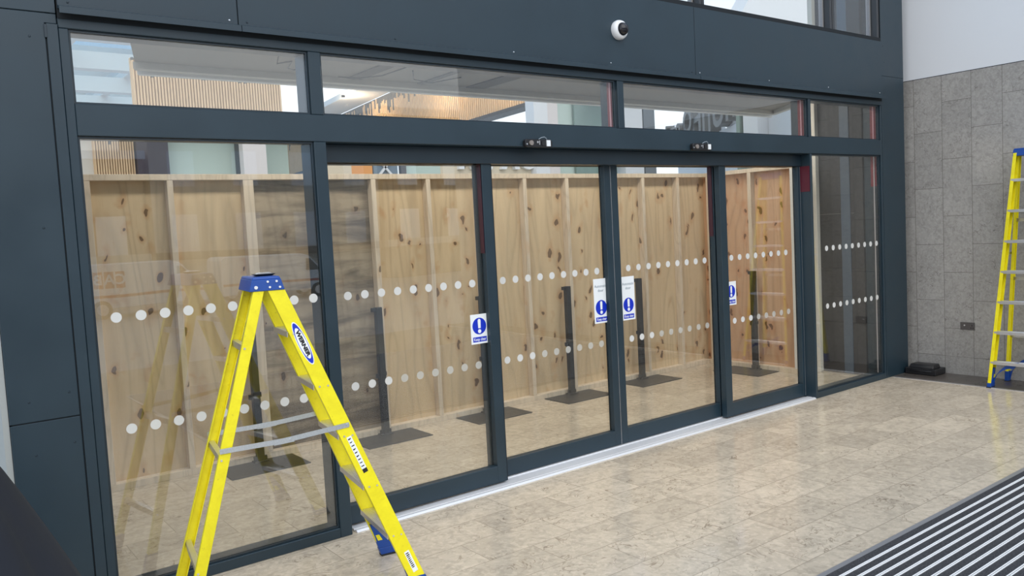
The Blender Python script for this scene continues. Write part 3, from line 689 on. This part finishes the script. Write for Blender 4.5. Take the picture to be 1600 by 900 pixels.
# door sensors on the transom band
def sensor(x, z, label):
    r = empty('door_sensor', (x, 0, z)); tag(r, label, 'sensor', 'motion sensors over the doors')
    MB().prism([(-.125, -.018), (-.11, -.03), (.115, -.03), (.128, -.014), (.128, .014), (.11, .03), (-.11, .028), (-.125, .016)], lambda a, b: (a, 0, b), lambda a, b: (a, -.035, b)).build('housing', BLACK, r, .003)
    MB().cyl((-.075, -.035, 0), (-.075, -.046, 0), .018, 16).build('lens', mat('sensor_lens', (.25, .22, .2), .15), r)
    MB().cyl((-.112, -.035, -.008), (-.112, -.038, -.008), .006, 10).build('screw', ALU, r)
    m = bx(-.02, -.008, -.04, -.035, .0, .014); m.box(.0, .006, -.04, -.035, -.012, .018); m.build('contact', ALU, r)
    bx(.025, .055, -.042, -.035, -.016, .014).build('circuit_board', STEELD, r, .001)
    bx(.068, .102, -.045, -.035, -.022, .022).build('label_plate', SIGNW, r, .001)
    MB().tube([(.0, -.03, .026), (.02, -.04, .040), (.045, -.045, .044), (.065, -.04, .036), (.08, -.03, .024)], .003).build('wire', SIGNG, r)
    return r
sensor(4.545, 2.473, 'black motion sensor on the navy band above the second door, the larger one')
sensor(6.36, 2.481, 'black motion sensor on the navy band above the third door')

# black cloth over something at the bottom left
random.seed(3)
R = []
cxd, cyd = .66, -1.35
for k in range(15):
    t = k/14; z = 1.42*(1-t); rad = .12+.62*(t**.75); n = 64; rr = []
    if t < .02: rad = .04
    for i in range(n):
        a = 2*math.pi*i/n; fo = 1+(.03+.10*t)*math.sin(7*a+1.3+1.1*t)*.6+.03*t*math.sin(17*a+2*t)
        rr.append((cxd+rad*fo*math.cos(a), cyd+rad*fo*math.sin(a), max(z, .002)))
    R.append(rr)
tag(MB().rings(R).build('dust_sheet', DRAPE), 'black cloth cover hanging in folds at the bottom left corner', 'cloth')

# ================================================================== the mall behind (seen over the hoarding)
def block(name, px, m, parent=None, kind='structure'):
    o = px.build(name, m, parent, 0, True)
    if parent is None and kind: o['kind'] = kind
    return o
PLASTER = mat('warm_plaster', (.62, .58, .52), .7)
MINT = mat('mint_glazed_panel', (.55, .66, .60), .15)
PINKW = mat('pinkish_white_column', (.74, .68, .66), .6)
DPURP = mat('dark_plum_panel', (.05, .04, .055), .4)
ORANGE = mat('orange_shop_panel', (.80, .33, .08), .5)
LB = mat('pale_blue_board', (.42, .58, .78), .35)
# pale blue hanging panel
# first slat wall
def slatwall(name, p0, p1, z0, z1, n, tip, seed):
    r = sroot(name, ((p0[0]+p1[0])/2, (p0[1]+p1[1])/2, z0)); random.seed(seed)
    d = Vector((p1[0]-p0[0], p1[1]-p0[1], 0)); L = d.length; d.normalize(); nn = Vector((-d.y, d.x, 0))
    if nn.dot(Vector((CAMP.x-p0[0], CAMP.y-p0[1], 0))) < 0: nn = -nn
    def b(mb, a, c, z_0, z_1, t0, t1):
        P = Vector((*p0, 0))
        q = [P+d*a+nn*t0, P+d*c+nn*t0, P+d*c+nn*t1, P+d*a+nn*t1]
        mb.hexa([(v.x, v.y, z_0) for v in q]+[(v.x, v.y, z_1) for v in q])
    mb = MB(); b(mb, 0, L, z0, z1, -.1, -.02); mb.build('backing_panel', PLASTER if tip < .2 else SLAT, r, 0, True)
    ms = MB(); mt = MB(); w_ = L/n
    for i in range(n):
        zt = z1-tip*(z1-z0)*random.random()*(.55+.45*math.sin(i*.21)**2)
        b(ms, i*w_+w_*.18, i*w_+w_*.82, z0, zt, -.02, .04)
        if z1-zt > .02: b(mt, i*w_+w_*.18, i*w_+w_*.82, zt, z1, -.02, .04)
    ms.build('slat_screen', SLAT, r, 0, True); mt.build('dark_slat_tips', SLATD, r, 0, True)
    return r
slatwall('wall_slats', (4.17, 10.0), (6.72, 10.0), 4.0, 5.02, 52, .35, 4)
slatwall('wall_slats_long', (14.55, 7.9), (18.6, 42.0), 5.2, 7.25, 260, .42, 6)
ms = sroot('trim_30', (14.5, 12, 5.1))
MB().prism([(14.45, 7.8), (18.5, 42), (18.0, 42), (13.95, 7.8)], lambda x, y: (x, y, 5.10), lambda x, y: (x, y, 5.2)).build('bulkhead_soffit', STEELD, ms, 0, True)
MB().prism([(14.45, 7.8), (18.5, 42), (17.2, 42), (13.15, 7.8)], lambda x, y: (x, y, 7.25), lambda x, y: (x, y, 7.45)).build('bulkhead_top', WHITE, ms, 0, True)
for x, y in ((15.0, 13.5), (15.4, 18), (15.9, 24)):      # warm spotlights washing the slats
    f = MB().cyl((x-1.0, y, 7.16), (x-1.0, y, 7.25), .07, 12).build('slat_spotlight', STEELD, ms, 0, True)
    pd = bpy.data.lights.new('spot_light', 'POINT'); pd.energy = 110; pd.color = (1, .78, .52); pd.shadow_soft_size = .08
    po = bpy.data.objects.new('spot_light', pd); COL.objects.link(po); po.location = (x-1.0, y, 6.95)
# back wall with pieces seen in the left pane
bw = sroot('wall_back', (6, 10.3, 0))
bx(2.0, 3.5, 10.1, 10.3, 0, 3.95).build('plaster_pier', PLASTER, bw, 0, True)
bx(4.13, 4.63, 9.9, 10.2, 0, 3.95).build('dark_pier', DPURP, bw, 0, True)
bx(4.63, 5.95, 10.15, 10.3, 0, 3.95).build('mint_wall', MINT, bw, 0, True)
bx(5.82, 5.87, 9.9, 10.1, 0, 3.95).build('steel_post', STEELD, bw, 0, True)
bx(5.95, 6.9, 10.3, 10.4, 0, 3.95).build('mint_wall', MINT, bw, 0, True)
bx(6.25-.42, 6.25, 9.7, 9.9, 0, 3.66).build('pink_column', PINKW, bw, 0, True)
slatwall('wall_slats_low', (3.5, 10.05), (4.12, 10.05), 2.9, 3.95, 16, .4, 9)
bx(2.0, 8.2, 9.6, 10.3, 3.96, 4.0).build('upper_floor_edge', WHITE, bw, 0, True)
# shop row seen through the door tops
bx(8.0, 8.45, 9.9, 10.1, 2.6, 3.5).build('orange_panel', ORANGE, bw, 0, True)
bx(7.2, 8.0, 9.9, 10.2, 2.6, 3.5).build('plaster_pier', mat('warm_shopfront', (.72, .60, .44), .6), bw, 0, True)
bx(8.5, 9.05, 9.95, 10.1, 2.6, 3.5).build('grey_blue_panel', mat('slate_blue_panel', (.20, .26, .32), .5), bw, 0, True)
mb = MB()
for a, b in (((8.5, 2.95), (9.0, 3.5)), ((9.0, 2.95), (8.5, 3.5))):
    mb.hexa([(a[0]-.03, 9.9, a[1]), (a[0]+.03, 9.9, a[1]), (a[0]+.03, 9.94, a[1]), (a[0]-.03, 9.94, a[1]), (b[0]-.03, 9.9, b[1]), (b[0]+.03, 9.9, b[1]), (b[0]+.03, 9.94, b[1]), (b[0]-.03, 9.94, b[1])])
mb.build('cross_brace', WHITE, bw, 0, True)
bx(9.10, 9.22, 9.9, 10.0, 2.6, 3.5).build('white_post', GREYP, bw, 0, True)
bx(9.25, 10.1, 10, 10.2, 2.6, 3.5).build('pale_panel', MINT, bw, 0, True)
bx(10.1, 12.6, 10.0, 10.2, 2.6, 4.0).build('shop_wall', mat('cream_shop_wall', (.70, .60, .45), .6), bw, 0, True)
bx(12.55, 12.95, 9.8, 10.1, 0, 5.1).build('white_column', WHITE, bw, 0, True)
bx(12.95, 13.3, 9.85, 10.1, 0, 5.1).build('white_column', PINKW, bw, 0, True)
bx(13.3, 15.2, 10.1, 10.2, 0, 5.05).build('glass_shopfront', MINT, bw, 0, True)
bx(13.95, 15.3, 10.0, 10.05, 0, 4.9).build('green_glass_panel', mat('dull_green_glass', (.22, .31, .28), .12), bw, 0, True)
bx(13.25, 15.3, 9.9, 10.15, 5.05, 5.15).build('shop_lintel', PLASTER, bw, 0, True)
bx(15.4, 16.05, 9.8, 10.1, 0, 5.6).build('white_column', WHITE, bw, 0, True)
bx(16.1, 16.5, 9.8, 10.0, 0, 6.0).build('steel_frame', mat('grey_steel_frame', (.18, .2, .22), .4), bw, 0, True)
# glazed roof beams far left
rf = sroot('ceiling_glazed_roof', (14, 30, 9))
for i in range(7):
    y = 14+i*4.5; bx(4, 14.3, y, y+.5, 8.3, 8.9).build('roof_beam', WHITE, rf, 0, True)
for x in (6, 9, 12): bx(x, x+.3, 14, 42, 8.9, 9.2).build('roof_rafter', WHITE, rf, 0, True)
bx(4, 14.3, 14, 42, 9.2, 9.25).build('roof_glass', glassmat('roof_glass_blue', (.75, .88, .92)), rf, 0, True)
# big white bulkhead on the right, greenish glazing under it
wb_ = sroot('wall_bulkhead', (18, 7, 5))
MB().prism([(16.9, 3.6), (16.9, 5.6), (16.3, 6.3), (16.9, 7.0), (16.9, 9.5), (26, 9.5), (26, 5.9), (18.9, 4.25), (17.2, 3.6)], lambda x, z: (x, 7.0, z), lambda x, z: (x, 7.4, z)).build('white_bulkhead', WHITE, wb_, 0, True)
bx(16.9, 26, 7.5, 7.6, 0, 5.0).build('green_glazing', mat('green_grey_glazing', (.26, .34, .30), .2), wb_, 0, True)
# sign letters on the canopy edge, dark metal with white faces, seen from their back
lt = empty('shop_sign', (22, 12.5, 4.6)); tag(lt, 'large dark metal shop sign letters seen from behind through the right transom window', 'sign')
LM = mat('dark_letter_metal', (.13, .13, .125), .5)
LET = [('i', 26.12, 17.63, 4.93, 5.64), ('r', 25.25, 16.60, 4.80, 5.60), ('o', 24.40, 15.53, 4.89, 5.58), ('O', 23.59, 14.39, 4.81, 5.68), ('H', 22.76, 13.29, 4.65, 5.63),
       ('I', 21.89, 12.27, 4.56, 5.44), ('J', 20.97, 11.30, 4.49, 5.28), ('U', 20.07, 10.26, 4.43, 5.32), ('T', 19.17, 9.25, 4.44, 5.14), ('n', 18.26, 8.29, 4.43, 4.90)]
sd = Vector((18.26-26.12, 8.29-17.63, 0)).normalized(); sn = Vector((-sd.y, sd.x, 0)); sn = sn if sn.dot(CAMP-Vector((22, 12.5, 0))) > 0 else -sn
for ch_, x, y, z0, z1 in LET:
    h_ = (z1-z0)*1.38; zc = (z0+z1)/2; P = Vector((x, y, zc))
    f5 = lambda a, b, h: tuple(P+sd*a*1.9+sn*h+Vector((0, 0, b)))
    textmb(ch_, h_, f5, ext=.30, bold=.035).build('letter', LM, lt, 0, True)
    f6 = lambda a, b, h: tuple(P+sd*a*1.95-sn*(h+.02)+Vector((0, 0, b)))
    textmb(ch_, h_, f6, ext=.12, bold=.06).build('letter_face', WHITE, lt, 0, True)
cpy = sroot('wall_canopy', (22, 12.5, 0)); tops = [(0.2, 4.0), (3.0, 4.2), (5.6, 4.45), (7.2, 4.52), (8.6, 4.46), (10, 4.42), (11.4, 4.42), (12.3, 4.44), (13.2, 4.75), (16, 4.8)]
Q0 = Vector((26.12, 17.63, 0)); mb = MB().prism([(0, 0)]+tops+[(16, 0)], lambda a, z: tuple(Q0+sd*a-sn*.1+Vector((0, 0, z))), lambda a, z: tuple(Q0+sd*a-sn*.5+Vector((0, 0, z))))
mb.build('white_canopy_edge', WHITE, cpy, 0, True)
mb = MB()
for ch_, x, y, z0, z1 in LET: mb.hexa([tuple(Vector((x, y, z))+sd*a+sn*t) for z in (z0-.9 if z0 > 4.6 else z0-.4, z1-.1) for a, t in ((-.03, -.14), (.03, -.14), (.03, -.04), (-.03, -.04))])
mb.build('fixing_rod', LM, lt, 0, True)
ls = empty('white_sign', (11.9, 9.95, 3.2)); tag(ls, 'white shop sign letters just above the hoarding in the second door', 'sign')
for ch_, x in (('M', 10.75), ('V', 11.35), ('A', 11.9), ('O', 12.42), ('O', 15.02)):
    textmb(ch_, .62, lambda a, b, h: (x-a, 9.998-h, 3.415+b), ext=.1, bold=.035).build('letter', WHITEP, ls, 0, True)

# ================================================================== behind the camera: what the glass mirrors
CREAM = mat('cream_render', (.55, .50, .42), .8); BROWN = mat('brown_brick', (.16, .11, .085), .9); DGL = mat('dark_window_glass', (.04, .05, .06), .1)
def building(x0, x1, h, m, label, seed):
    x0 += .15; x1 -= .15
    b = empty('street_building', ((x0+x1)/2, -38, -.6)); tag(b, label, 'building', 'buildings across the street')
    bx(x0, x1, -44, -38, -.6, h).build('wall', m, b, 0, True)
    bx(x0-.1, x1+.1, -44.1, -37.8, h, h+.4).build('cornice', WHITE, b, 0, True)
    random.seed(seed); nx = int((x1-x0)/3)
    for fl in range(int((h-3.4)/3.2)+1):
        for i in range(nx):
            x = x0+(i+.5)*(x1-x0)/nx; z = 3.4+fl*3.2-.9
            mb = bx(x-.65, x+.65, -38.08, -37.98, z-.9, z+.9); f = mb.build('window', WHITE, b, 0, True)
            bx(x-.55, x+.55, -38.1, -38.0, z-.8, z+.8).build('pane', DGL, f)
    bx(x0, x1, -38.3, -37.6, 1.2, 1.6).build('shop_canopy', BROWN if m is CREAM else CREAM, b, 0, True)
    return b
for i, (a, c, h, m_) in enumerate([(-30, -12, 8, BROWN), (-12, 1, 7, CREAM), (1, 11, 6.2, BROWN), (11, 24, 8, CREAM), (24, 44, 9, BROWN), (44, 70, 10, CREAM), (70, 110, 10, BROWN)]):
    building(a, c, h, m_, ['brown brick building mirrored furthest left', 'cream rendered building mirrored left of the brown one', 'low brown brick building behind the mirrored van', 'cream rendered building mirrored right of the van', 'wide brown brick building mirrored in the doors', 'cream building mirrored in the right doors', 'long brown building mirrored furthest right'][i], i)
def van(loc, label, letters):
    r = empty('delivery_van', loc, 0); tag(r, label, 'van', 'white vans parked in the street')
    vw = mat('van_white', (.78, .80, .83), .25)
    side = [(-2.4, .35), (-2.45, .9), (-2.4, 1.85), (-2.25, 1.98), (.9, 1.98), (1.25, 1.88), (1.85, 1.22), (2.4, 1.02), (2.5, .8), (2.5, .35)]
    MB().prism(side, lambda x, z: (x, -.9, z), lambda x, z: (x, .9, z)).build('body', vw, r, .03)
    m = MB().prism([(1.1, 1.25), (1.12, 1.75), (1.3, 1.75), (1.72, 1.25)], lambda x, z: (x, .9, z), lambda x, z: (x, .915, z)); m.build('side_window', DGL, r)
    for i, x in enumerate((-1.55, 1.6)):
        for y in (-.8, .8):
            w_ = MB().cyl((x, y-.11, .33), (x, y+.13, .33), .33, 24).build('wheel', RUBBER, r)
            MB().cyl((x, y+.12, .33), (x, y+.14, .33), .2, 20).build('hub_cap', ALU, w_)
    rd = mat('van_red_panel', (.45, .05, .04), .4)
    for j, ch_ in enumerate(letters):
        x = -1.6+.36*j
        o = MB().prism([(x-.15, 1.1), (x+.15, 1.1), (x+.15, 1.7), (x-.15, 1.7)], lambda a, b: (a, .905, b), lambda a, b: (a, .918, b)).build('letter_panel', rd, r)
        textmb(ch_, .52, lambda a, b, h: (x-a, .919+h, 1.4+b), ext=.004, bold=.01).build('lettering', vw, o)
    bx(-2.4, 2.4, .9, .908, .75, .85).build('side_stripe', rd, r)
    return r
van((8.1, -28, -.6), 'white delivery van with red letter panels mirrored in the left pane', 'BAC')
van((13.6, -29, -.6), 'white van parked behind the lettered one, mirrored beside the ladder', '')
